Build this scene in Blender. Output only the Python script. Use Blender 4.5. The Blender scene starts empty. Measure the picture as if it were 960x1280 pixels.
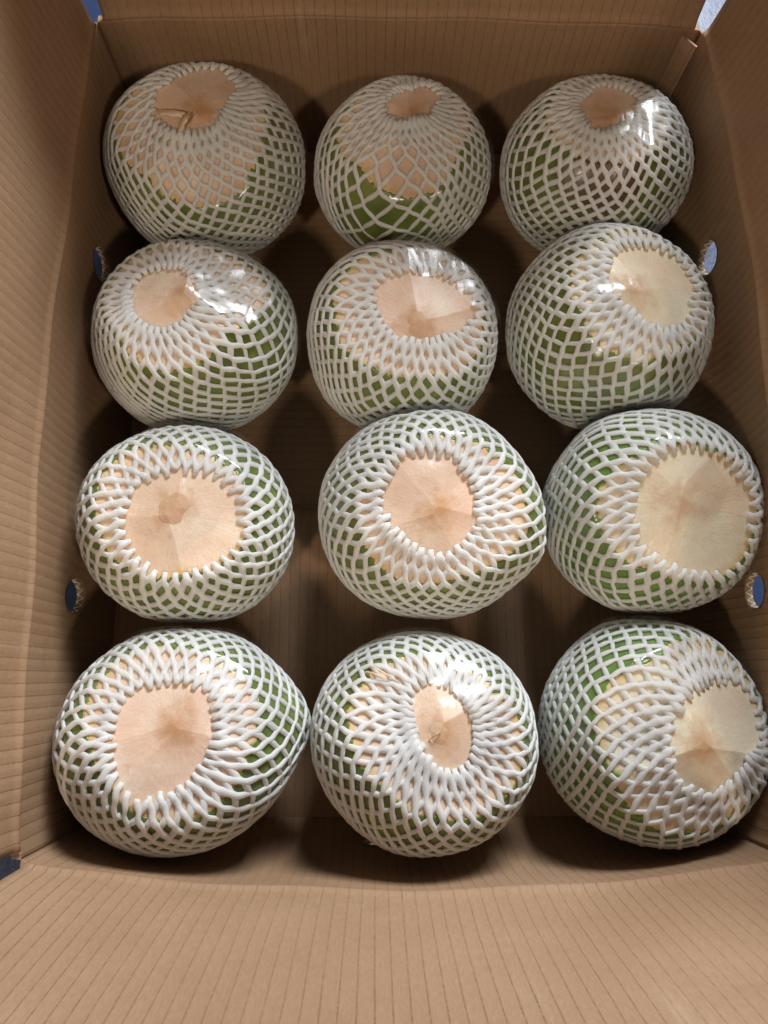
import bpy, math
import numpy as np

# ------------------------------------------------------------------ camera, world, lamps, exposure
scene = bpy.context.scene
C = scene.collection
F, TH, RO, H = 960.0, 12.0, -1.0, 0.525        # focal length in pixels of a 960x1280 picture, tilts, height


def _rot():
    c, s = math.cos(math.radians(TH)), math.sin(math.radians(TH))
    rx = np.array([[1, 0, 0], [0, c, -s], [0, s, c]])
    c, s = math.cos(math.radians(RO)), math.sin(math.radians(RO))
    ry = np.array([[c, 0, s], [0, 1, 0], [-s, 0, c]])
    return ry @ rx


RC = _rot()
EYE = np.array([0.0, 0.0, H])


def ray(u, v):
    return RC @ np.array([(u - 480) / F, -(v - 640) / F, -1.0])


def at(u, v, z):
    d = ray(u, v)
    return EYE + d * ((z - H) / d[2])


def at_plane(u, v, axis, val):
    d = ray(u, v)
    return EYE + d * ((val - EYE[axis]) / d[axis])


cam = bpy.data.cameras.new('camera')
cam.sensor_fit = 'VERTICAL'
cam.sensor_height = 24.0
cam.lens = 24.0 * F / 1280.0
cam.clip_start, cam.clip_end = 0.01, 100
cam_ob = bpy.data.objects.new('camera', cam)
C.objects.link(cam_ob)
from mathutils import Matrix, Vector
M4 = Matrix([list(RC[i]) + [EYE[i]] for i in range(3)] + [[0, 0, 0, 1]])
cam_ob.matrix_world = M4
scene.camera = cam_ob

world = bpy.data.worlds.new('World')
scene.world = world
world.use_nodes = True
world.node_tree.nodes['Background'].inputs[0].default_value = (1.0, 0.93, 0.86, 1)
world.node_tree.nodes['Background'].inputs[1].default_value = 0.085


def lamp(name, loc, target, size, watts, col):
    l = bpy.data.lights.new(name, 'AREA')
    l.shape = 'RECTANGLE'
    l.size, l.size_y = size
    l.energy = watts
    l.color = col
    o = bpy.data.objects.new(name, l)
    C.objects.link(o)
    o.location = loc
    o.rotation_euler = (Vector(target) - Vector(loc)).to_track_quat('-Z', 'Y').to_euler()
    return o


lamp('window_light', (0.44, 1.34, 1.02), (0.02, 0.0, 0.05), (0.62, 0.45), 37.0, (0.92, 0.96, 1.0))
lamp('ceiling_lamp', (-0.40, -0.66, 1.18), (0.05, 0.3, 0.05), (0.10, 0.10), 3.9, (1.0, 0.82, 0.62))
lamp('ceiling_lamp', (0.56, -0.58, 1.18), (0.05, 0.3, 0.05), (0.10, 0.10), 3.2, (1.0, 0.82, 0.62))

scene.view_settings.view_transform = 'Standard'
scene.view_settings.look = 'None'
scene.view_settings.exposure = 0.18
scene.view_settings.gamma = 1.0
scene.render.engine = 'CYCLES'
scene.cycles.max_bounces = 8
scene.cycles.transparent_max_bounces = 12
scene.cycles.use_denoising = True


# ------------------------------------------------------------------ helpers
def mesh_object(name, verts, faces, mat, parent=None, smooth=True, attrs=None, loc=None):
    me = bpy.data.meshes.new(name)
    verts = np.asarray(verts, dtype=np.float32)
    faces = np.asarray(faces, dtype=np.int32)
    n = faces.shape[1]
    me.vertices.add(len(verts))
    me.vertices.foreach_set('co', verts.ravel())
    me.loops.add(faces.size)
    me.loops.foreach_set('vertex_index', faces.ravel())
    me.polygons.add(len(faces))
    me.polygons.foreach_set('loop_start', np.arange(0, faces.size, n, dtype=np.int32))
    me.polygons.foreach_set('loop_total', np.full(len(faces), n, dtype=np.int32))
    me.polygons.foreach_set('use_smooth', np.full(len(faces), smooth))
    me.update(calc_edges=True)
    me.validate()
    for k, arr in (attrs or {}).items():
        a = me.attributes.new(k, 'FLOAT_VECTOR', 'POINT')
        a.data.foreach_set('vector', np.asarray(arr, dtype=np.float32).ravel())
    me.materials.append(mat)
    o = bpy.data.objects.new(name, me)
    C.objects.link(o)
    if parent is not None:
        o.parent = parent
    if loc is not None:
        o.location = loc
    return o


def empty(name, loc, label=None, cat=None, group=None):
    o = bpy.data.objects.new(name, None)
    o.empty_display_size = 0.02
    C.objects.link(o)
    o.location = loc
    if label:
        o['label'] = label
        o['category'] = cat
    if group:
        o['group'] = group
    return o


class NT:
    """short hand for building node trees"""

    def __init__(self, name):
        self.m = bpy.data.materials.new(name)
        self.m.use_nodes = True
        self.t = self.m.node_tree
        self.b = self.t.nodes['Principled BSDF']
        self.out = self.t.nodes['Material Output']

    def n(self, typ, **kw):
        nd = self.t.nodes.new(typ)
        for k, v in kw.items():
            if k.startswith('i_'):
                key = k[2:].replace('_', ' ')
                nd.inputs[int(key) if key.isdigit() else key].default_value = v
            else:
                setattr(nd, k, v)
        return nd

    def l(self, a, b):
        self.t.links.new(a, b)

    def math(self, op, a, b=None, c=None, clamp=False):
        nd = self.n('ShaderNodeMath', operation=op, use_clamp=clamp)
        for i, x in enumerate((a, b, c)):
            if x is None:
                continue
            if isinstance(x, (int, float)):
                nd.inputs[i].default_value = x
            else:
                self.l(x, nd.inputs[i])
        return nd.outputs[0]

    def mix(self, fac, a, b, mode='MIX'):
        nd = self.n('ShaderNodeMix', data_type='RGBA', blend_type=mode)
        for i, x in ((0, fac), (6, a), (7, b)):
            if isinstance(x, (int, float)):
                nd.inputs[i].default_value = x
            elif isinstance(x, tuple):
                nd.inputs[i].default_value = x + (1,) if len(x) == 3 else x
            else:
                self.l(x, nd.inputs[i])
        return nd.outputs[2]

    def attr(self, name):
        return self.n('ShaderNodeAttribute', attribute_name=name).outputs['Vector']

    def noise(self, vec, scale, detail=4, rough=0.55):
        nd = self.n('ShaderNodeTexNoise', i_Scale=scale, i_Detail=detail, i_Roughness=rough)
        if vec is not None:
            self.l(vec, nd.inputs['Vector'])
        return nd.outputs['Fac']

    def ramp(self, fac, *stops):
        nd = self.n('ShaderNodeValToRGB')
        e = nd.color_ramp.elements
        while len(e) < len(stops):
            e.new(0.5)
        for el, (p, c) in zip(e, stops):
            el.position = p
            el.color = (c, c, c, 1) if isinstance(c, (int, float)) else c + (1,)
        self.l(fac, nd.inputs[0])
        return nd.outputs[0]

    def bump(self, height, strength, dist):
        nd = self.n('ShaderNodeBump', i_Strength=strength, i_Distance=dist)
        self.l(height, nd.inputs['Height'])
        self.l(nd.outputs[0], self.b.inputs['Normal'])
        return nd


def vmul(t, vec, s):
    nd = t.n('ShaderNodeVectorMath', operation='MULTIPLY')
    t.l(vec, nd.inputs[0])
    nd.inputs[1].default_value = s
    return nd.outputs[0]


def vadd(t, a, b):
    nd = t.n('ShaderNodeVectorMath', operation='ADD')
    t.l(a, nd.inputs[0])
    if isinstance(b, tuple):
        nd.inputs[1].default_value = b
    else:
        t.l(b, nd.inputs[1])
    return nd.outputs[0]


# ------------------------------------------------------------------ materials
def mat_card():
    t = NT('kraft_cardboard')
    uv = t.attr('sheet')                                   # metres across the flutes, metres along them
    sep = t.n('ShaderNodeSeparateXYZ')
    t.l(uv, sep.inputs[0])
    geo = t.n('ShaderNodeTexCoord').outputs['Object']
    wob = t.noise(vmul(t, uv, (60, 9, 1)), 1.0, 2)
    x = t.math('ADD', sep.outputs[0], t.math('MULTIPLY', wob, 0.0014))
    fr = t.math('FRACT', t.math('DIVIDE', x, 0.0064))
    dist = t.math('ABSOLUTE', t.math('SUBTRACT', fr, 0.5))
    line = t.ramp(dist, (0.0, 1.0), (0.035, 0.85), (0.075, 0.0))
    dash = t.ramp(t.noise(vmul(t, uv, (130, 420, 1)), 1.0, 2), (0.34, 0.40), (0.60, 1.0))
    linem = t.math('MULTIPLY', t.math('MULTIPLY', line, dash), t.ramp(t.noise(geo, 7.0, 3), (0.3, 0.35), (0.65, 1.0)))
    fib = t.noise(vmul(t, uv, (900, 220, 1)), 1.0, 5, 0.7)
    blot = t.noise(geo, 9.0, 4, 0.6)
    base = t.mix(t.ramp(blot, (0.3, 0.0), (0.7, 1.0)), (0.335, 0.205, 0.118), (0.425, 0.276, 0.168))
    base = t.mix(t.ramp(fib, (0.25, 0.5), (0.7, 0.0)), base, (0.22, 0.13, 0.075))
    base = t.mix(t.math('MULTIPLY', linem, 0.58), base, (0.12, 0.066, 0.036))
    scuff = t.ramp(t.noise(vmul(t, uv, (45, 6, 1)), 1.0, 6, 0.75), (0.60, 0.0), (0.70, 1.0))
    base = t.mix(t.math('MULTIPLY', scuff, 0.35), base, (0.52, 0.37, 0.26))
    damp = t.ramp(t.noise(geo, 16.0, 5, 0.65), (0.60, 0.0), (0.74, 1.0))
    base = t.mix(t.math('MULTIPLY', damp, 0.35), base, (0.21, 0.12, 0.068))
    t.l(base, t.b.inputs['Base Color'])
    t.b.inputs['Roughness'].default_value = 0.72
    t.b.inputs['Specular IOR Level'].default_value = 0.28
    wash = t.math('COSINE', t.math('MULTIPLY', fr, 6.2832))
    h = t.math('ADD', t.math('MULTIPLY', wash, 0.5), t.math('MULTIPLY', fib, 0.6))
    h = t.math('SUBTRACT', h, t.math('MULTIPLY', linem, 0.8))
    t.bump(h, 0.35, 0.0004)
    return t.m


def mat_edge():
    t = NT('shaded_cardboard_edge')
    t.b.inputs['Base Color'].default_value = (0.52, 0.43, 0.32, 1)
    n = t.noise(t.n('ShaderNodeTexCoord').outputs['Object'], 900, 3)
    t.l(t.mix(n, (0.30, 0.21, 0.13), (0.13, 0.08, 0.05)), t.b.inputs['Base Color'])  # dark browns paint in the shade between the two liners
    t.b.inputs['Roughness'].default_value = 0.85
    return t.m


def mat_flute():
    t = NT('pale_fluting_paper')
    t.b.inputs['Base Color'].default_value = (0.58, 0.50, 0.40, 1)
    t.b.inputs['Roughness'].default_value = 0.8
    return t.m


def mat_ground():
    t = NT('blue_floor')
    g = t.n('ShaderNodeTexCoord').outputs['Object']
    n = t.noise(g, 60, 5, 0.7)
    t.l(t.mix(n, (0.009, 0.020, 0.070), (0.032, 0.058, 0.14)), t.b.inputs['Base Color'])
    t.b.inputs['Roughness'].default_value = 0.4
    t.bump(n, 0.3, 0.002)
    return t.m


def mat_foam():
    t = NT('white_foam')
    g = t.n('ShaderNodeTexCoord').outputs['Object']
    n = t.noise(g, 800, 5, 0.7)
    big = t.noise(g, 30, 3)
    col = t.mix(t.ramp(big, (0.3, 0.0), (0.75, 1.0)), (0.94, 0.95, 0.95), (0.965, 0.965, 0.96))
    t.l(col, t.b.inputs['Base Color'])
    t.b.inputs['Roughness'].default_value = 0.5
    t.b.inputs['Specular IOR Level'].default_value = 0.35
    t.bump(n, 0.35, 0.0007)
    tl = t.n('ShaderNodeBsdfTranslucent')
    tl.inputs['Color'].default_value = (0.97, 0.975, 0.97, 1)
    mx = t.n('ShaderNodeMixShader')
    mx.inputs[0].default_value = 0.46
    t.l(t.b.outputs[0], mx.inputs[1])
    t.l(tl.outputs[0], mx.inputs[2])
    t.l(mx.outputs[0], t.out.inputs['Surface'])
    return t.m


def mat_skin(name, dark, light, bruise=None):
    t = NT(name)
    ax = t.attr('ax')
    g = t.n('ShaderNodeTexCoord').outputs['Object']
    big = t.noise(ax, 2.3, 4, 0.6)
    fine = t.noise(vmul(t, ax, (1, 1, 1)), 26, 4, 0.65)
    col = t.mix(t.ramp(big, (0.32, 0.0), (0.68, 1.0)), dark, light)
    spots = t.ramp(t.noise(ax, 11, 5, 0.7), (0.62, 0.0), (0.72, 1.0))
    col = t.mix(t.math('MULTIPLY', spots, 0.5), col, (0.20, 0.15, 0.05))
    col = t.mix(t.math('MULTIPLY', fine, 0.35), col, tuple(0.6 * c for c in dark))
    if bruise is not None:
        (bx, by, bz), rad, bcol = bruise
        d = t.n('ShaderNodeVectorMath', operation='DISTANCE')
        t.l(ax, d.inputs[0])
        d.inputs[1].default_value = (bx, by, bz)
        dd = t.math('ADD', d.outputs['Value'], t.math('MULTIPLY', t.math('SUBTRACT', t.noise(ax, 7, 4, 0.7), 0.5), 0.55))
        col = t.mix(t.ramp(dd, (rad * 0.55, 0.92), (rad, 0.0)), col, bcol)
    t.l(col, t.b.inputs['Base Color'])
    t.b.inputs['Roughness'].default_value = 0.32
    t.b.inputs['Coat Weight'].default_value = 0.25
    t.b.inputs['Coat Roughness'].default_value = 0.15
    t.bump(fine, 0.25, 0.0008)
    return t.m


def mat_husk(name, pale, peach, tan, blotch=0.5):
    t = NT(name)
    ax = t.attr('ax')                                      # unit axis frame: z runs through the carved tip
    info = t.n('ShaderNodeObjectInfo').outputs['Random']
    sep = t.n('ShaderNodeSeparateXYZ')
    t.l(ax, sep.inputs[0])
    ang = t.math('ARCTAN2', sep.outputs[1], sep.outputs[0])
    rad = t.math('SQRT', t.math('ADD', t.math('POWER', sep.outputs[0], 2.0), t.math('POWER', sep.outputs[1], 2.0)))
    comb = t.n('ShaderNodeCombineXYZ')
    nx = t.n('ShaderNodeVectorMath', operation='NORMALIZE')
    xy = vmul(t, ax, (1, 1, 0))
    t.l(xy, nx.inputs[0])
    t.l(rad, comb.inputs[2])
    v = vadd(t, vadd(t, vmul(t, nx.outputs[0], (9, 9, 0)), vmul(t, ax, (5, 5, 0))), vmul(t, comb.outputs[0], (1, 1, 2.2)))
    off = t.n('ShaderNodeCombineXYZ')
    t.l(t.math('MULTIPLY', info, 50.0), off.inputs[0])
    v = vadd(t, v, off.outputs[0])
    fibre = t.noise(v, 1.6, 5, 0.65)
    fine = t.noise(vmul(t, vadd(t, vmul(t, nx.outputs[0], (60, 60, 0)), comb.outputs[0]), (1, 1, 3)), 1.3, 4, 0.6)
    axo = vadd(t, ax, off.outputs[0])
    big = t.noise(axo, 1.9, 4, 0.55)
    col = t.mix(t.ramp(big, (0.40, 0.0), (0.60, 1.0)), pale, peach)
    col = t.mix(t.math('MULTIPLY', t.ramp(fibre, (0.45, 0.0), (0.75, 1.0)), 0.18), col, tan)
    fac = t.n('ShaderNodeSeparateXYZ')
    t.l(t.attr('facet'), fac.inputs[0])
    col = t.mix(t.math('MULTIPLY', t.ramp(fac.outputs[0], (0.35, 0.0), (1.0, 1.0)), 0.42), col, tan)
    fringe = t.math('ADD', fac.outputs[1], t.math('MULTIPLY', t.math('SUBTRACT', t.noise(axo, 12, 4, 0.7), 0.5), 0.22))
    col = t.mix(t.math('MULTIPLY', t.ramp(fringe, (0.90, 0.0), (0.99, 1.0)), 0.7), col, (0.62, 0.42, 0.14))
    # the knife leaves the centre browner: a core of older fibre under the tip
    core = t.ramp(t.math('ADD', rad, t.math('MULTIPLY', t.math('SUBTRACT', t.noise(axo, 5, 4, 0.65), 0.5), 0.7)), (0.02, 1.0), (0.30, 0.0))
    col = t.mix(t.math('MULTIPLY', core, blotch), col, (0.54, 0.29, 0.13))
    spots = t.ramp(t.noise(axo, 7, 5, 0.75), (0.60, 0.0), (0.76, 1.0))
    col = t.mix(t.math('MULTIPLY', spots, 0.7), col, (0.60, 0.31, 0.14))
    grain = t.noise(vmul(t, axo, (1, 1, 1)), 34, 4, 0.75)
    col = t.mix(t.math('MULTIPLY', t.ramp(grain, (0.48, 0.0), (0.70, 1.0)), 0.30), col, tan)
    fleck = t.ramp(t.noise(vadd(t, v, (9, 3, 1)), 3.2, 4, 0.7), (0.60, 0.0), (0.72, 1.0))
    col = t.mix(t.math('MULTIPLY', fleck, 0.30), col, (0.62, 0.34, 0.17))
    specks = t.ramp(t.noise(axo, 60, 2, 0.5), (0.77, 0.0), (0.80, 1.0))
    col = t.mix(t.math('MULTIPLY', specks, 0.5), col, (0.30, 0.18, 0.10))
    t.l(col, t.b.inputs['Base Color'])
    t.b.inputs['Roughness'].default_value = 0.45
    t.b.inputs['Subsurface Weight'].default_value = 0.25
    t.b.inputs['Subsurface Radius'].default_value = (1.0, 0.55, 0.3)
    t.b.inputs['Subsurface Scale'].default_value = 0.003
    t.b.inputs['Coat Weight'].default_value = 0.18
    t.b.inputs['Coat Roughness'].default_value = 0.25
    h = t.math('ADD', t.math('MULTIPLY', fibre, 0.7), t.math('MULTIPLY', fine, 0.25))
    h = t.math('ADD', h, t.math('MULTIPLY', t.noise(axo, 6, 4, 0.6), 1.4))
    t.bump(h, 0.32, 0.0014)
    return t.m


def mat_film():
    t = NT('cling_film')
    g = t.n('ShaderNodeTexCoord').outputs['Object']
    w = t.noise(vmul(t, g, (70, 26, 48)), 1.0, 2, 0.5)
    w2 = t.noise(g, 260, 3, 0.6)
    rg = t.math('SUBTRACT', 1.0, t.math('ABSOLUTE', t.math('MULTIPLY', t.math('SUBTRACT', w, 0.5), 6.0)), clamp=True)
    h = t.math('ADD', t.math('MULTIPLY', rg, 0.5), t.math('ADD', w, t.math('MULTIPLY', w2, 0.06)))
    bp = t.n('ShaderNodeBump', i_Strength=0.5, i_Distance=0.0016)
    t.l(h, bp.inputs['Height'])
    gl = t.n('ShaderNodeBsdfGlossy', i_Roughness=0.21)
    gl.inputs['Color'].default_value = (0.95, 0.97, 1, 1)
    t.l(bp.outputs[0], gl.inputs['Normal'])
    tr = t.n('ShaderNodeBsdfTransparent')
    tr.inputs['Color'].default_value = (0.99, 0.992, 0.995, 1)
    fr = t.n('ShaderNodeFresnel', i_IOR=1.6)
    mx = t.n('ShaderNodeMixShader')
    t.l(t.math('MINIMUM', fr.outputs[0], 0.13), mx.inputs[0])
    t.l(tr.outputs[0], mx.inputs[1])
    t.l(gl.outputs[0], mx.inputs[2])
    t.l(mx.outputs[0], t.out.inputs['Surface'])
    t.t.nodes.remove(t.b)
    return t.m


CARD, EDGE, FLUTE, GROUND, FOAM, FILM = mat_card(), mat_edge(), mat_flute(), mat_ground(), mat_foam(), mat_film()

# ------------------------------------------------------------------ the ground under the box
g = mesh_object('floor', [(-4, -4, -0.012), (4, -4, -0.012), (4, 4, -0.012), (-4, 4, -0.012)], [(0, 1, 2, 3)], GROUND, smooth=False)
g['kind'] = 'structure'

# ------------------------------------------------------------------ the cardboard box
ZC = 0.115                                                  # height of the walls up to the crease of the top flaps
TL, TR, BL, BR = (at(122, 30, ZC), at(890, 36, ZC), at(28, 1050, ZC), at(958, 1052, ZC))
XL, XR = (TL[0] + BL[0]) / 2, (TR[0] + BR[0]) / 2
YB = (TL[1] + TR[1]) / 2
YF = at(388, 1021, 0)[1]
TCK = 0.0045
print('box', XL, XR, YF, YB, TL, TR, BL, BR)
box = empty('cardboard_box', ((XL + XR) / 2, (YF + YB) / 2, 0),
            'open brown corrugated cardboard box holding twelve netted coconuts, its top flaps raised', 'box')
BO = np.array(box.location)


def sheet(name, P, us, vs, mat, parent, across, along, hole=None, thick=TCK, out=None):
    """a bent cardboard sheet: P(u, v) -> inner face; out(u, v) -> outward normal; hole = list of (u, v, ru, rv, power)"""
    U, V = np.meshgrid(us, vs, indexing='ij')
    nu, nv = U.shape
    keep = np.ones((nu - 1, nv - 1), bool)
    for (hu, hv, ru, rv, pw) in hole or ():
        s = lambda a, b: (np.abs((a - hu) / ru) ** pw + np.abs((b - hv) / rv) ** pw) ** (1 / pw)
        cu, cv = (us[:-1] + us[1:]) / 2, (vs[:-1] + vs[1:]) / 2
        CU, CV = np.meshgrid(cu, cv, indexing='ij')
        ins = s(CU, CV) < 1
        keep &= ~ins
        edge = np.zeros((nu, nv), bool)
        for di in (0, 1):
            for dj in (0, 1):
                edge[di:nu - 1 + di, dj:nv - 1 + dj] |= ins
        k = s(U, V)
        k = np.where(k < 1e-6, 1, k)
        inner = np.zeros((nu, nv), bool)
        inner[1:-1, 1:-1] = ins[:-1, :-1] & ins[1:, :-1] & ins[:-1, 1:] & ins[1:, 1:]
        mv = edge & ~inner
        U = np.where(mv, hu + (U - hu) / k, U)
        V = np.where(mv, hv + (V - hv) / k, V)
    A = P(U, V)
    N = out(U, V)
    B = A + N * thick
    verts = np.concatenate([A.reshape(-1, 3), B.reshape(-1, 3)]) - BO
    idx = np.arange(nu * nv).reshape(nu, nv)
    q = np.stack([idx[:-1, :-1], idx[1:, :-1], idx[1:, 1:], idx[:-1, 1:]], -1)[keep]
    off = nu * nv
    faces = [q, q[:, ::-1] + off]
    cnt = {}
    e = np.concatenate([q[:, [0, 1]], q[:, [1, 2]], q[:, [2, 3]], q[:, [3, 0]]])
    key = np.sort(e, 1)
    _, inv, c = np.unique(key[:, 0].astype(np.int64) * 10 ** 7 + key[:, 1], return_inverse=True, return_counts=True)
    b = e[c[inv] == 1]
    faces.append(np.stack([b[:, 1], b[:, 0], b[:, 0] + off, b[:, 1] + off], -1))
    faces = np.concatenate(faces)
    sh = np.stack([across(U, V), along(U, V), 0 * U], -1).reshape(-1, 3)
    o = mesh_object(name, verts, faces, mat, parent, True, {'sheet': np.concatenate([sh, sh])})
    o.data.materials.append(EDGE)
    nrim = len(b)
    mi = np.zeros(len(o.data.polygons), np.int32)
    if len(mi) == len(faces):
        rimv = verts[faces[-nrim:]].mean(1)[:, 2]
        pale = np.abs(rimv - ZC) > 0.004  # marks the rims that take the edge colour with painted-in shade
        mi[-nrim:] = pale
        o.data.polygons.foreach_set('material_index', mi)
        sm = np.ones(len(mi), bool)
        sm[-nrim:] = False
        o.data.polygons.foreach_set('use_smooth', sm)
    # a bent sheet still needs crisp rims
    return o


rng = np.random.default_rng(7)


def bulge(s, z):
    """how far a packed wall is pushed out, 0..1, s along the wall 0..1"""
    a = np.clip(np.sin(np.pi * np.clip(s, 0, 1)), 0, 1) ** 0.6
    zz = np.clip(z / ZC, 0, 1)
    return a * (1 - (1 - np.minimum(zz / 0.55, 1)) ** 2) * (1 - 0.22 * np.clip((zz - 0.55) / 0.45, 0, 1) ** 2)


# side: origin corner, along direction, outward direction, length, bulge, top flare of the corner, flap length, flap lean
SIDES = {
    'front': dict(o=(XL, YF), d=(1, 0), n=(0, -1), L=XR - XL, b=0.019, fl=0.20, lean=9),
    'back': dict(o=(XL, YB), d=(1, 0), n=(0, 1), L=XR - XL, b=0.008, fl=0.20, lean=7),
    'left': dict(o=(XL, YF), d=(0, 1), n=(-1, 0), L=YB - YF, b=0.012, fl=0.20, lean=5),
    'right': dict(o=(XR, YF), d=(0, 1), n=(1, 0), L=YB - YF, b=0.022, fl=0.20, lean=6),
}


def ripple(u, w, k):
    return 0.0011 * np.sin(u * 23 + k) * np.sin(w * 31 + 2 * k) + 0.0007 * np.sin(u * 61 + 3 * k + w * 20)


def make_side(key, k, holes):
    S = SIDES[key]
    o, d, n = (np.array(S[x] + (0.0,)) for x in ('o', 'd', 'n'))
    L = S['L']
    up = np.array([0, 0, 1.0])

    def P(u, z):
        m = bulge(u / L, z) * S['b'] + ripple(u, z, k) * np.clip(z / 0.03, 0, 1) * np.clip(np.minimum(u, L - u) / 0.03, 0, 1)
        return o + u[..., None] * d + m[..., None] * n + z[..., None] * up

    out = lambda u, z: np.broadcast_to(n, u.shape + (3,))
    us = np.linspace(0, L, int(L / 0.0022))
    zs = np.linspace(-0.006, ZC, 57)
    w = sheet('wall', P, us, zs, CARD, box, lambda u, z: u + k, lambda u, z: z + k, holes, out=out)
    for (hu, hv, ru, rv, pw) in holes:                      # the wavy medium seen in the cut edge
        npt = 220
        a = np.linspace(0, 2 * np.pi, npt, endpoint=False)
        wave = 0.5 + 0.36 * np.sin(a * max(13, int(ru * 700)))
        ca, sa = np.cos(a), np.sin(a)
        kx = (np.abs(ca) ** pw + np.abs(sa) ** pw) ** (-1 / pw)
        vs_, fs_ = [], []
        for j, (inset, dw) in enumerate(((0.0006, -0.09), (0.0006, 0.09), (-0.0035, 0.09), (-0.0035, -0.09))):
            uu, vv = hu + (ru - inset) * ca * kx, hv + (rv - inset) * sa * kx
            p = P(uu, vv) + n * (TCK * (wave + dw))[:, None]
            vs_.append(p - BO)
        for j in range(4):
            i0 = np.arange(npt)
            i1 = (i0 + 1) % npt
            fs_.append(np.stack([j * npt + i0, j * npt + i1, ((j + 1) % 4) * npt + i1, ((j + 1) % 4) * npt + i0], -1))
        mesh_object('fluting', np.concatenate(vs_), np.concatenate(fs_), FLUTE, w)
    # top flap: starts at the bulged crease, leans outwards, cut back a little at both ends
    lean = math.radians(S['lean'])
    FL = S['fl']
    g0, g1 = 0.004, 0.004

    def PF(u, t):
        e = np.clip(t / 0.01, 0, 1)
        uu = np.clip(u, g0, L - g1)
        if key == 'front':                                  # this flap splays a little, its corners nearly meet the side flaps
            uu = L / 2 + (uu - L / 2) * (1 + 0.18 * t / (L / 2) * 0.55)
        m = bulge(uu / L, np.full_like(u, ZC)) * S['b'] * np.clip(1 - t / 0.55, 0, 1)
        curl = 0.012 * (t / FL) ** 2 + ripple(u * 0.6, t * 0.5, k + 4) * 2.0 * np.clip(t / 0.03, 0, 1)
        crease = +0.0016 * np.exp(-((t - 0.002) / 0.003) ** 2) * np.clip(t / 0.001, 0, 1) - ripple(u, np.full_like(u, ZC), k) * np.exp(-t / 0.04) * np.clip(np.minimum(uu, L - uu) / 0.03, 0, 1)
        return (o + uu[..., None] * d + (m + t * math.sin(lean) + curl - crease)[..., None] * n
                + (ZC + t * math.cos(lean))[..., None] * up)

    nf = n * math.cos(lean) - up * math.sin(lean)
    us = np.linspace(g0, L - g1, 110)
    ts = np.concatenate([np.linspace(0, 0.012, 9), np.linspace(0.014, FL, 50)])
    sheet('top_flap', PF, us, ts, CARD, box, lambda u, t: u + k, lambda u, t: t + k + ZC, out=lambda u, t: np.broadcast_to(nf, u.shape + (3,)))


def wall_hole(key, px, ru, rv, pw=2.0):
    S = SIDES[key]
    axis = 0 if S['n'][0] else 1
    val = S['o'][axis] + S['n'][axis] * S['b'] * 0.9
    p = at_plane(px[0], px[1], axis, val)
    u = p[1 - axis] - S['o'][1 - axis]
    print('hole', key, u, p[2])
    return (u, float(np.clip(p[2], 0.02, ZC - 0.022)), ru, rv, pw)


make_side('front', 0.0, [wall_hole('front', (529, 1066), 0.037, 0.006, 3.0)])
make_side('back', 1.3, [])
make_side('left', 2.1, [wall_hole('left', (92, 745), 0.0105, 0.013), wall_hole('left', (124, 330), 0.0105, 0.013)])
make_side('right', 3.7, [wall_hole('right', (945, 738), 0.0105, 0.013), wall_hole('right', (888, 322), 0.0105, 0.013)])

ys = at(388, 637, 0)[1]
dn = lambda u, v: np.broadcast_to(np.array([0, 0, -1.0]), u.shape + (3,))


def plank(name, y0, y1, z, flip):
    P = lambda u, v: np.stack([u, v, np.full_like(u, z) + 0.0004 * np.sin(u * 40) * np.sin(v * 33)], -1)
    f, h = (lambda u, v: u), (lambda u, v: v)
    sheet(name, P, np.linspace(XL - 0.016, XR + 0.026, 60), np.linspace(y0, y1, 40), CARD, box, h if flip else f, f if flip else h, out=dn, thick=0.0035)


plank('bottom_flap', YF - 0.022, ys, 0.0, False)
plank('bottom_flap', ys - 0.05, YB + 0.012, -0.0046, True)

# the glued corner strips of the four joints: a folded tab standing in each corner
for cx, cy, sx, sy in ((XR, YB, -1, -1),):
    P = lambda u, v: np.stack([cx + sx * (0.0022 + 0.009 * u), cy + sy * (0.0112 - 0.009 * u) , v], -1)
    nn = np.array([-sx * 0.7, -sy * 0.7, 0.0])
    sheet('corner_tab', P, np.linspace(0, 1, 8), np.linspace(0.001, ZC - 0.0005, 12), CARD, box,
          lambda u, v: u * 0.012, lambda u, v: v, out=lambda u, v: np.broadcast_to(-nn, u.shape + (3,)), thick=0.0012)

# ------------------------------------------------------------------ the coconuts
PALE = mat_husk('cream_husk', (0.84, 0.71, 0.57), (0.80, 0.62, 0.48), (0.66, 0.43, 0.28), 0.75)
PEACH = mat_husk('peach_husk', (0.83, 0.69, 0.56), (0.79, 0.58, 0.45), (0.64, 0.39, 0.25), 0.85)
IVORY = mat_husk('ivory_husk', (0.82, 0.78, 0.62), (0.80, 0.70, 0.54), (0.68, 0.49, 0.32), 0.7)
SCAR = mat_husk('stem_scar', (0.68, 0.47, 0.32), (0.62, 0.40, 0.26), (0.46, 0.26, 0.14), 0.3)
for _k, _v in (('Coat Weight', 0.0), ('Roughness', 0.6)):
    SCAR.node_tree.nodes['Principled BSDF'].inputs[_k].default_value = _v
OLIVE = mat_skin('olive_green_skin', (0.085, 0.130, 0.022), (0.200, 0.250, 0.050))
LIME = mat_skin('bright_green_skin', (0.085, 0.175, 0.026), (0.180, 0.310, 0.060))

GROUP = 'green coconuts packed in the box'
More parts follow.
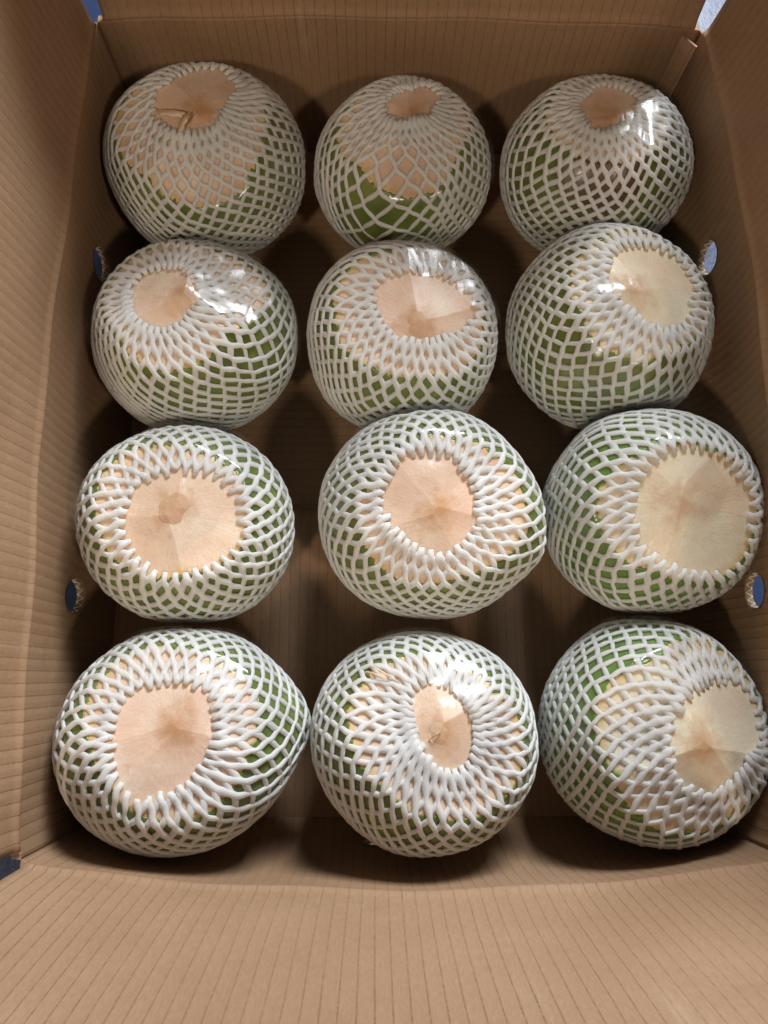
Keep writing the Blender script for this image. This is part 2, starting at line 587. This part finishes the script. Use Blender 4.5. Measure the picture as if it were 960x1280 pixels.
# sil: outline centre and half axes; tip: carved tip; lobes: where knife cuts end; rim: opening of the net; glint: where the film shines
NUTS = [
    dict(sil=(256, 203, 129, 129), tip=(246, 128), lobes=[(237, 257), (150, 190), (313, 205), (322, 115), (262, 80), (180, 105)],
         rim=[(195, 123), (213, 107), (247, 90), (280, 89), (290, 105), (303, 114), (284, 124), (277, 143), (267, 160), (240, 167), (213, 162), (193, 147)],
         glint=(325, 180), husk=PEACH, skin=OLIVE, N=34, shear=0.25, shreds=[([(192, 139), (212, 147), (236, 146)], 0.0028), ([(224, 167), (234, 155), (239, 142)], 0.0022)],
         label='green coconut in far left corner, curled pale shred on its cut top'),
    dict(sil=(503, 210, 115, 116), tip=(518, 131), lobes=[(491, 243), (425, 190), (556, 206), (584, 172), (520, 100), (445, 130)],
         rim=[(480, 137), (488, 123), (512, 115), (541, 114), (549, 123), (544, 137), (523, 149), (500, 153), (485, 149)],
         glint=(573, 182), husk=PEACH, skin=OLIVE, N=30, shear=0.1,
         spread=(490, 235), label='green coconut in middle of far row, peeled patch showing through widely stretched netting'),
    dict(sil=(743, 209, 124, 122), tip=(762, 136), lobes=[(747, 203), (802, 197), (833, 160), (700, 178), (690, 130), (770, 98)],
         rim=[(723, 127), (737, 118), (769, 110), (794, 121), (792, 135), (778, 152), (759, 166), (741, 162), (727, 147)],
         glint=(805, 120), husk=PEACH, skin='bruise', N=32, shear=-0.1, bruise=(757, 224),
         label='green coconut in far right corner with brown bruise below its small net opening'),
    dict(sil=(242, 421, 134, 126), tip=(224, 358), lobes=[(213, 457), (290, 412), (310, 385), (322, 343), (163, 408), (150, 335), (235, 310)],
         rim=[(167, 360), (183, 343), (207, 337), (230, 340), (248, 357), (250, 377), (233, 398), (213, 413), (190, 412), (173, 400), (165, 380)],
         glint=(333, 358), husk=PALE, skin=OLIVE, N=32, shear=0.35,
         label='green coconut by left wall directly in front of the one with the curled shred'),
    dict(sil=(504, 423, 126, 128), tip=(527, 402), lobes=[(425, 372), (451, 438), (481, 451), (556, 440), (604, 408), (440, 332), (540, 318)],
         rim=[(469, 364), (481, 349), (511, 342), (547, 345), (578, 361), (593, 382), (584, 403), (559, 418), (523, 426), (493, 418), (478, 400)],
         glint=(592, 322), husk=PEACH, skin=OLIVE, N=32, shear=0.3, scar=0.008,
         label='green coconut with orange streak on wide oval cut top, middle of second row from back'),
    dict(sil=(763, 410, 133, 132), tip=(801, 354), lobes=[(713, 350), (742, 412), (785, 447), (828, 447), (880, 400), (860, 300), (770, 296)],
         rim=[(760, 338), (776, 312), (804, 310), (835, 319), (857, 341), (862, 376), (854, 407), (829, 410), (801, 398), (779, 379), (763, 357)],
         glint=(800, 448), husk=IVORY, skin=OLIVE, N=32, shear=-0.25,
         label='green coconut by right wall, directly in front of the bruised far corner one'),
    dict(sil=(231, 656, 140, 130), tip=(213, 632), lobes=[(237, 716), (296, 690), (312, 630), (134, 645), (147, 703), (235, 562), (175, 575)],
         rim=[(160, 633), (180, 603), (213, 592), (250, 592), (280, 603), (297, 623), (300, 653), (297, 683), (277, 700), (243, 713), (203, 720), (180, 703), (160, 677), (155, 653)],
         glint=(240, 575), husk=PALE, skin=OLIVE, N=30, shear=-0.15, scar=0.0095, nub=0.0006,
         label='green coconut with round tan stem scar in wide net opening, by left wall'),
    dict(sil=(536, 643, 142, 136), tip=(549, 640), lobes=[(660, 655), (632, 580), (535, 546), (458, 640), (525, 730), (593, 710)],
         rim=[(482, 614), (494, 583), (518, 567), (545, 567), (573, 583), (590, 607), (593, 634), (590, 662), (569, 686), (542, 691), (514, 679), (490, 655), (480, 634)],
         glint=(500, 556), husk=PEACH, skin=OLIVE, N=32, shear=0.15, horn=((690, 680), 0.007),
         label='green coconut bulging to a point on its right, middle column, third from far end'),
    dict(sil=(817, 640, 143, 136), tip=(861, 630), lobes=[(928, 592), (940, 640), (934, 690), (900, 714), (750, 658), (800, 698), (856, 716), (780, 588), (843, 553)],
         rim=[(792, 625), (805, 590), (827, 571), (860, 559), (885, 563), (908, 577), (924, 600), (935, 629), (935, 664), (927, 703), (876, 709), (831, 701), (805, 684), (794, 651)],
         glint=(790, 595), husk=IVORY, skin=LIME, N=32, shear=0.3, tear=(905, 716),
         label='green coconut with largest pale cut top edged in bright green, by right wall'),
    dict(sil=(222, 925, 155, 146), tip=(220, 902), lobes=[(220, 818), (294, 838), (322, 880), (131, 842), (112, 910), (121, 958), (140, 985), (213, 1028), (270, 980)],
         rim=[(144, 902), (153, 877), (181, 861), (213, 856), (245, 859), (264, 877), (270, 902), (262, 937), (248, 962), (227, 980), (202, 992), (167, 994), (149, 972), (144, 937)],
         glint=(235, 832), husk=PEACH, skin=OLIVE, N=32, shear=0.12, tear=(158, 992), horn=((392, 895), 0.007),
         label='green coconut in near left corner with torn strands below its faceted cut top'),
    dict(sil=(531, 930, 145, 148), tip=(552, 915), lobes=[(439, 911), (473, 980), (535, 1021), (590, 1008), (635, 921), (562, 825), (452, 853), (610, 985)],
         rim=[(513, 873), (521, 858), (545, 853), (566, 863), (583, 884), (592, 908), (593, 935), (583, 959), (562, 963), (538, 949), (525, 925), (516, 897)],
         glint=(548, 838), husk=PALE, skin=OLIVE, N=32, shear=0.2, scar=0.006, shreds=[([(536, 925), (545, 918), (551, 913)], 0.0004), ([(458, 835), (480, 846), (500, 856)], 0.0004), ([(455, 842), (475, 850), (492, 856)], 0.0003)],
         label='green coconut in middle of near row with narrow upright oval net opening'),
    dict(sil=(820, 916, 149, 149), tip=(892, 931), lobes=[(747, 879), (763, 944), (811, 1031), (880, 1040), (831, 815), (908, 815), (955, 900)],
         rim=[(840, 911), (850, 886), (870, 863), (892, 853), (921, 858), (937, 876), (944, 895), (944, 924), (934, 944), (918, 970), (895, 986), (873, 987), (850, 973), (840, 944)],
         glint=(775, 830), husk=IVORY, skin=LIME, N=31, shear=0.05,
         label='green coconut in near right corner, cut top turned towards the right wall'),
]
NET = 0.0036                                               # thickness of the foam sleeve
SR = 0.00143                                               # radius of one foam strand


def unit(v):
    return v / np.linalg.norm(v, axis=-1, keepdims=True)


for i, q in enumerate(NUTS):                                # where each one lies: its outline at its distance, resting on the bottom
    u, v, a, b = q['sil']
    z = 0.066
    for _ in range(4):
        d = ray(u, v)
        t = (z - H) / d[2]
        ra, rb = a * t / F, b * t / F
        z = 0.97 * (ra + rb) / 2
    ga = np.linspace(0, 2 * np.pi, 90)
    gp = np.linspace(0, np.pi, 60)[:, None]
    ball = np.stack([np.sin(gp) * np.cos(ga), np.sin(gp) * np.sin(ga), np.cos(gp) + 0 * ga], -1).reshape(-1, 3)
    uu, vv = u, v
    for _ in range(8):
        z = 0.97 * (ra + rb) / 2
        d = ray(uu, vv)
        cc = EYE + d * ((z - H) / d[2])
        pc = (cc + ball * np.array([ra, rb, z]) - EYE) @ RC
        px, py = 480 + F * pc[:, 0] / -pc[:, 2], 640 - F * pc[:, 1] / -pc[:, 2]
        l_, r_, t_, b_ = px.min(), px.max(), py.min(), py.max()
        uu += u - (l_ + r_) / 2
        vv += v - (t_ + b_) / 2
        ra *= 2 * a / (r_ - l_)
        rb *= 2 * b / (b_ - t_)
    q['c'] = cc
    q['R'] = np.array([ra, rb, z])
    print(i, q['c'].round(3), q['R'].round(4))


def ell(R, d):
    return 1 / np.sqrt(((d / R) ** 2).sum(-1))


for i, q in enumerate(NUTS):
    q['con'] = [(np.array([0, 0, -1.0]), q['c'][2] - NET - 0.0005)]
    for j, p in enumerate(NUTS):
        if j == i:
            continue
        d = p['c'] - q['c']
        L = np.linalg.norm(d)
        n = d / L
        ri, rj = ell(q['R'], n), ell(p['R'], n)
        if ri + rj > L - 0.004:
            q['con'].append((n, L * ri / (ri + rj) - NET - 0.0008))


def smooth_noise(seed, amp, freq, terms=9):
    r = np.random.default_rng(seed)
    K = r.normal(size=(terms, 3)) * freq
    ph = r.uniform(0, 6.28, terms)
    return lambda d: amp * np.sin(d @ K.T + ph).sum(-1) / math.sqrt(terms)


def frame(z):
    x = unit(np.cross([0, 1, 0.3], z))
    return np.stack([x, np.cross(z, x), z], 0)             # rows


def build(i, q):
    c, seed = q['c'], 100 + i
    Rb = q['R'] - NET
    lump0 = smooth_noise(seed, 0.0012, 2.4)
    horns = []

    def lump(d):
        m = lump0(d)
        for hd, amp in horns:
            m = m + amp * np.exp(-(1 - d @ hd) / 0.06)
        return m

    if q.get('horn'):
        px, amp = q['horn']
        d0 = unit(ray(*px))
        horns.append((unit(EYE + d0 * ((c - EYE) @ d0) - c), amp))

    def r_body(d):
        rs = [ell(Rb, d) + lump(d)]
        for n, dist in q['con']:
            k = d @ n
            rs.append(np.where(k > 0.05, dist / np.maximum(k, 0.05), 9.0))
        rs = np.stack(rs)
        m = rs.min(0)
        k = 0.0011
        return m - k * np.log(np.exp(-np.minimum((rs - m) / k, 60)).sum(0))

    def hit(px, rf):
        d = unit(ray(*px))
        ts = np.linspace(0.25, 0.9, 2600)
        p = EYE + d * ts[:, None] - c
        r = np.linalg.norm(p, axis=1)
        ins = r < rf(p / r[:, None])
        if ins.any():
            return unit(p[ins.argmax()])
        return unit(p[(r - rf(p / r[:, None])).argmin()])

    tip = hit(q['tip'], r_body)
    A = frame(tip)
    rt = r_body(tip[None])[0]
    r = np.random.default_rng(seed)
    planes = []
    ratio = q.get('apex', 0.885)
    P1 = tip * rt * ratio
    azs = []
    for px in q['lobes']:
        e = hit(px, r_body)
        th = math.acos(np.clip(e @ tip, -1, 1))
        th = np.clip(th, 0.50, 1.35)
        t_ = unit(e - tip * (e @ tip))
        azs.append(math.atan2(t_ @ A[1], t_ @ A[0]))
        planes.append((t_, th))
    # the sides one cannot see are cut like the rest
    azs_s = sorted(azs)
    planes_by = {a: p_[1] for a, p_ in zip(azs, planes)}
    for a0, a1 in zip(azs_s, azs_s[1:] + [azs_s[0] + 2 * math.pi]):
        th0, th1 = planes_by[a0], planes_by[a1 if a1 <= azs_s[-1] + 1e-9 and a1 in planes_by else azs_s[0]]
        if a1 - a0 > 1.45:
            nmid = int((a1 - a0) / 1.0)
            for k in range(1, nmid + 1):
                a = a0 + (a1 - a0) * k / (nmid + 1)
                planes.append((math.cos(a) * A[0] + math.sin(a) * A[1], (r.uniform(0.75, 0.95) if a1 - a0 > 2.3 else (th0 + th1) / 2)))
    cuts = []
    for t_, th in planes:
        e = tip * math.cos(th) + t_ * math.sin(th)
        P2 = e * r_body(e[None])[0]
        p1 = P1 * (1 + r.uniform(-0.012, 0.012))
        w = P2 - p1
        n = unit(tip * (w @ t_) - t_ * (w @ tip))
        cuts.append((n, p1 @ n))
    ntop = unit(tip + 0.12 * r.normal(size=3))
    cuts.append((ntop, (P1 @ ntop) * 0.985))
    chop = smooth_noise(seed + 50, 0.00022, 9)

    def r_cut(d):
        m = np.full(d.shape[:-1], 9.0)
        for n, dist in cuts:
            k = d @ n
            m = np.minimum(m, np.where(k > 0.05, dist / np.maximum(k, 0.05), 9.0))
        return m + chop(d)

    r_surf = lambda d: np.minimum(r_body(d), r_cut(d))

    # ---- the thing
    base = np.array([c[0], c[1], 0.0])
    root = empty('coconut', base, q['label'], 'coconut', GROUP)
    cl = c - base

    # boundary between cut husk and green skin
    NP = 220
    phi = np.linspace(0, 2 * np.pi, NP, endpoint=False)
    tt = np.linspace(0.2, 2.3, 600)
    D = lambda th, ph: (np.sin(th) * np.cos(ph))[..., None] * A[0] + (np.sin(th) * np.sin(ph))[..., None] * A[1] + np.cos(th)[..., None] * A[2]
    TT, PP = np.meshgrid(tt, phi, indexing='ij')
    dd = D(TT, PP)
    cutm = r_cut(dd) < r_body(dd)
    last = np.where(cutm, np.arange(600)[:, None], 0).max(0)
    tb = tt[last]
    tb = 0.25 * np.roll(tb, 1) + 0.5 * tb + 0.25 * np.roll(tb, -1)
    tb += 0.016 * np.sin(phi * 17 + i) * np.sin(phi * 5) + 0.012 * np.sin(phi * 41 + i) * np.sin(phi * 7 + 1) + 0.008 * r.normal(size=NP)

    def grid(name, rows, rfun, mat, parent, attr=True, closed_top=False):
        th = rows                                          # (m, NP)
        d = D(th, np.broadcast_to(phi, th.shape))
        rr = rfun(d, th)
        v = (d * rr[..., None]).reshape(-1, 3) + cl
        m = th.shape[0]
        idx = np.arange(m * NP).reshape(m, NP)
        nx = np.roll(idx, -1, 1)
        f = np.stack([idx[:-1], idx[1:], nx[1:], nx[:-1]], -1).reshape(-1, 4)
        fa = np.zeros(d.shape)
        if name == 'husk':
            fv = np.random.default_rng(seed + 5).uniform(0, 1, len(cuts))
            fv[-1] = 0.9
            ks = np.stack([dist / np.maximum(d @ n, 0.05) for n, dist in cuts])
            fa[..., 0] = fv[ks.argmin(0)]
            fa[..., 1] = th / tb[None]
        axv = np.stack([d @ A[0], d @ A[1], d @ A[2]], -1).reshape(-1, 3)
        return mesh_object(name, v, f, mat, parent, True, {'ax': axv, 'facet': fa.reshape(-1, 3)})

    s = np.linspace(0.0005, 1, 70)[:, None]
    hr = s * tb[None, :]
    hr = np.concatenate([hr, tb[None] + 0.03, tb[None] + 0.12])

    def husk_r(d, th):
        rr = np.minimum(r_cut(d), r_body(d))
        under = th > tb[None] + 0.005
        return np.where(under, r_body(d) - 0.0016, rr)

    husk = grid('husk', hr, husk_r, q['husk'], root)
    s = np.linspace(0, 1, 60)[:, None] ** 1.1
    sr = tb[None] + s * (np.pi - 0.02 - tb[None])
    sr = np.concatenate([tb[None] - 0.004, tb[None] - 0.002, sr])

    def skin_r(d, th):
        rr = r_body(d).copy()
        rr[0] -= 0.0014
        rr[1] -= 0.0002
        rr[2:] += 0.0002
        return rr

    skin = q['skin']
    if skin == 'bruise':
        b = hit(q['bruise'], r_body)
        skin = mat_skin('bruised_green_skin', (0.075, 0.115, 0.02), (0.15, 0.20, 0.04), ((float(b @ A[0]), float(b @ A[1]), float(b @ A[2])), 0.58, (0.085, 0.024, 0.014)))
    grid('green_skin', sr, skin_r, skin, root)
    if q.get('scar'):
        ts = q['scar'] / rt
        edge = ts * (1 + 0.07 * np.sin(phi * 5 + 1) + 0.12 * np.sin(phi * 2 + i) + 0.06 * np.sin(phi * 3 + 2 * i) + 0.015 * np.sin(phi * 11))
        s = np.concatenate([np.linspace(0.01, 1, 16), [1.03]])[:, None]

        def scar_r(d, th):
            q_ = np.clip(1 - (th / edge[None]) ** 2, -0.1, 1)
            rr = r_surf(d) + q.get('nub', 0.00035) * np.clip(q_ * 1.4, 0, 1) ** 1.5 * (1 + 220 * chop(d * 1.7)) + 0.00003
            rr[-1] -= 0.0003
            return rr
        grid('stem_scar', s * edge[None], scar_r, SCAR, husk)

    # ---- foam net: two families of strands welded where they cross
    hits = [hit(px, r_surf) for px in q['rim']]
    ax = unit(np.mean(hits, 0))
    B = frame(ax)
    az = np.array([math.atan2(h @ B[1], h @ B[0]) for h in hits])
    tr = np.array([math.acos(np.clip(h @ ax, -1, 1)) for h in hits])
    o = az.argsort()
    az, tr = az[o], tr[o]
    NF = 360
    pf = np.linspace(-np.pi, np.pi, NF, endpoint=False)
    rim = np.interp(pf, np.concatenate([az - 2 * np.pi, az, az + 2 * np.pi]), np.tile(tr, 3))
    ker = np.hanning(23)
    ker /= ker.sum()
    rim = np.convolve(np.tile(rim, 3), ker, 'same')[NF:2 * NF]
    N = q['N'] + 4
    Rm = float(Rb.mean()) + 0.003
    ell_ = Rm * np.pi / N * 1.44
    rows = 40
    spread = None
    if q.get('spread'):
        h = hit(q['spread'], r_surf)
        spread = math.atan2(h @ B[1], h @ B[0])
    T = np.zeros((rows, NF))
    T[0] = rim
    for j in range(1, rows):
        half = Rm * np.sin(np.clip(T[j - 1], 0.05, 2.9)) * np.pi / N
        vary = 1 + 0.10 * np.sin(pf * 2 + seed + j * 0.12) + 0.06 * np.sin(pf * 5 + seed * 2 - j * 0.2)
        dh = np.sqrt(np.maximum((ell_ * np.interp(j, [1, 3, 7], [1.2, 1.15, 1.0])) ** 2 - half ** 2, (0.35 * ell_) ** 2)) * vary
        if spread is not None:
            dphi = (pf - spread + np.pi) % (2 * np.pi) - np.pi
            dh = dh * (1 + 0.75 * np.exp(-(dphi / 0.6) ** 2) * (j > 3))
        T[j] = T[j - 1] + dh / Rm
    M = int((T.mean(1) < 2.45).sum())
    sub = 5
    K = 7
    ang = np.linspace(0, 2 * np.pi, K, endpoint=False)
    wn = smooth_noise(seed + 9, 0.035, 2.2)
    wt = smooth_noise(seed + 19, 0.03, 2.6)
    rad_n = smooth_noise(seed + 29, 0.16, 14)
    lift_n = smooth_noise(seed + 39, 0.0005, 6)
    V, Fc = [], []
    tear = hit(q['tear'], r_surf) if q.get('tear') else None
    voff = 0
    rn = np.random.default_rng(seed + 3)
    jit_phi = rn.normal(0, 0.08, (N, M + 2))
    jit_row = rn.normal(0, 0.07, (N, M + 2))
    for fam in (1, -1):
        for kk in range(N):
            s0 = rn.uniform(-0.38, 0.12)
            ss = np.concatenate([[s0], np.arange(1, M * sub) / sub])
            fl = np.floor(ss)
            f = ss - fl
            pin = np.interp(ss, [0, 3, 8], [1.9, 1.6, 1.3])
            g = np.where(ss < 0, 0.0, fl + f ** pin / (f ** pin + (1 - f) ** pin))
            # node under the strand: index along the ring shifts by half a cell a row
            j0 = np.clip(fl.astype(int), 0, M)
            col = lambda j: ((kk + (j if fam > 0 else 0)) if fam > 0 else kk) % N
            a0 = np.array([jit_phi[(kk + (0 if fam > 0 else -int(j))) % N, j] for j in j0])
            a1 = np.array([jit_phi[(kk + (0 if fam > 0 else -int(j + 1))) % N, min(j + 1, M + 1)] for j in j0])
            b0 = np.array([jit_row[(kk + (0 if fam > 0 else -int(j))) % N, j] for j in j0])
            b1 = np.array([jit_row[(kk + (0 if fam > 0 else -int(j + 1))) % N, min(j + 1, M + 1)] for j in j0])
            jp = (a0 * (1 - f) + a1 * f) * np.clip(ss / 2, 0.3, 1)
            jr = (b0 * (1 - f) + b1 * f) * np.clip(ss, 0, 1)
            ph0 = 2 * np.pi * kk / N
            ph =  ph0 + fam * g * np.pi / N + q['shear'] * ss * np.pi / N * np.interp(ss, [0, 3, 9], [0.0, 0.4, 1]) + jp * np.pi / N
            if spread is not None:
                dphi = (ph - spread + np.pi) % (2 * np.pi) - np.pi
                ph = ph + 0.8 * dphi * np.exp(-(dphi / 0.5) ** 2) * np.clip((ss - 0.5) / 3, 0, 1)
            rowf = np.clip(ss + jr, -0.3, rows - 1.01)
            pw = (ph + np.pi) % (2 * np.pi) / (2 * np.pi) * NF
            i0 = np.floor(pw).astype(int) % NF
            fr = pw - np.floor(pw)
            i1 = (i0 + 1) % NF
            r0 = np.clip(np.floor(rowf).astype(int), 0, rows - 2)
            f2 = rowf - r0
            th = ((T[r0, i0] * (1 - fr) + T[r0, i1] * fr) * (1 - f2) + (T[r0 + 1, i0] * (1 - fr) + T[r0 + 1, i1] * fr) * f2)
            dirs = (np.sin(th) * np.cos(ph))[:, None] * B[0] + (np.sin(th) * np.sin(ph))[:, None] * B[1] + np.cos(th)[:, None] * B[2]
            fade = np.clip(ss / 5, 0, 1)
            ph = ph + wn(dirs) * fade
            th = th + wt(dirs) * fade
            dirs = (np.sin(th) * np.cos(ph))[:, None] * B[0] + (np.sin(th) * np.sin(ph))[:, None] * B[1] + np.cos(th)[:, None] * B[2]
            rr = r_surf(dirs) + SR * 0.58 + (0.0004 if fam > 0 else 0.0) + np.clip(lift_n(dirs), 0, 1) * 0.6
            rr = rr + np.where(ss < 0.5, rn.uniform(0.0, 0.0007), 0)
            p = dirs * rr[:, None]
            tg = unit(np.gradient(p, axis=0))
            bn = unit(np.cross(tg, dirs))
            nn = np.cross(bn, tg)
            srad = SR * (1 + rad_n(dirs * 1.0 + fam) - 0.10 * np.cos(2 * np.pi * f)) * np.interp(ss, [0, 1.5, 5], [1.32, 1.25, 1.0])
            srad[0] *= 0.72
            ring = p[:, None, :] + srad[:, None, None] * (np.cos(ang)[None, :, None] * nn[:, None, :] * 0.60 + np.sin(ang)[None, :, None] * bn[:, None, :])
            m = len(ss)
            if tear is not None and fam < 0:                # a few strands have torn here
                near = np.arccos(np.clip(dirs @ tear, -1, 1)) < 0.16
                if near.any() and ss[near].max() < 6:
                    st = int(np.nonzero(near)[0].max()) + 1
                    ring, m = ring[st:], m - st
            ring = ring.reshape(-1, 3)
            idx = np.arange(m * K).reshape(m, K)
            nx = np.roll(idx, -1, 1)
            fc = np.stack([idx[:-1], nx[:-1], nx[1:], idx[1:]], -1).reshape(-1, 4)
            ends = np.array([[0, 6, 5, 1], [1, 5, 4, 2], [2, 4, 3, 3]])[:2]
            V.append(ring)
            Fc.append(fc + voff)
            Fc.append(ends + voff)
            voff += len(ring)
    mesh_object('foam_net', np.concatenate(V) + cl, np.concatenate(Fc), FOAM, root)

    # ---- cling film, where it lies loose and shines
    gdir = hit(q['glint'], r_body)
    G = frame(gdir)
    wr = smooth_noise(seed + 70, 0.0003, 13)
    m, n_ = 44, 120
    p2 = np.linspace(0, 2 * np.pi, n_, endpoint=False)
    edge = 0.74 * (1 + 0.22 * np.sin(p2 * 2 + seed) + 0.12 * np.sin(p2 * 5 + 2 * seed) + 0.05 * np.sin(p2 * 13))
    th = np.linspace(0.004, 1, m)[:, None] * edge[None]
    pp = np.broadcast_to(p2, th.shape)
    d = (np.sin(th) * np.cos(pp))[..., None] * G[0] + (np.sin(th) * np.sin(pp))[..., None] * G[1] + np.cos(th)[..., None] * G[2]
    rr = r_surf(d) + SR * 2 + 0.0017 + wr(d)
    idx = np.arange(m * n_).reshape(m, n_)
    nx = np.roll(idx, -1, 1)
    f = np.stack([idx[:-1], idx[1:], nx[1:], nx[:-1]], -1).reshape(-1, 4)
    mesh_object('cling_film', (d * rr[..., None]).reshape(-1, 3) + cl, f, FILM, root)

    # ---- loose bits of husk lying on the cut
    for pts, w0 in q.get('shreds', ()):
        hs = np.array([hit(p, r_surf) for p in pts])
        t0 = np.linspace(0, 1, len(hs))
        t1 = np.linspace(0, 1, 22)
        dm = unit(np.stack([np.interp(t1, t0, hs[:, k]) for k in range(3)], -1))
        lift = 0.0006 + 0.0035 * np.sin(np.pi * t1) ** 2 + 0.0012 * t1
        p = dm * (r_surf(dm) + lift)[:, None]
        tg = unit(np.gradient(p, axis=0))
        sd = unit(np.cross(tg, dm))
        tw = np.sin(t1 * 4)[:, None] * 0.5
        sd2 = unit(sd + tw * dm)
        wd = (w0 * (0.25 + np.sin(np.pi * np.clip(t1 * 0.9 + 0.08, 0, 1)) ** 0.7) * (1 + 0.15 * np.sin(t1 * 31)))[:, None]
        up = np.cross(sd2, tg)
        sec = [p - sd2 * wd, p - sd2 * wd * 0.4 + up * 0.0006, p + sd2 * wd * 0.4 + up * 0.0005, p + sd2 * wd, p + sd2 * wd * 0.4 - up * 0.0003, p - sd2 * wd * 0.4 - up * 0.0003]
        v = np.stack(sec, 1)
        idx = np.arange(22 * 6).reshape(22, 6)
        nx = np.roll(idx, -1, 1)
        f = np.stack([idx[:-1], nx[:-1], nx[1:], idx[1:]], -1).reshape(-1, 4)
        f = np.concatenate([f, [[0, 1, 2, 3], [0, 3, 4, 5]], np.array([[3, 2, 1, 0], [5, 4, 3, 0]]) + 21 * 6])
        vv_ = v.reshape(-1, 3)
        mesh_object('husk_shred', vv_ + cl, f, PALE, root, True, {'ax': (vv_ / 0.06) @ A.T})
    return root, r_surf, hit, cl


for i, q in enumerate(NUTS):
    build(i, q)
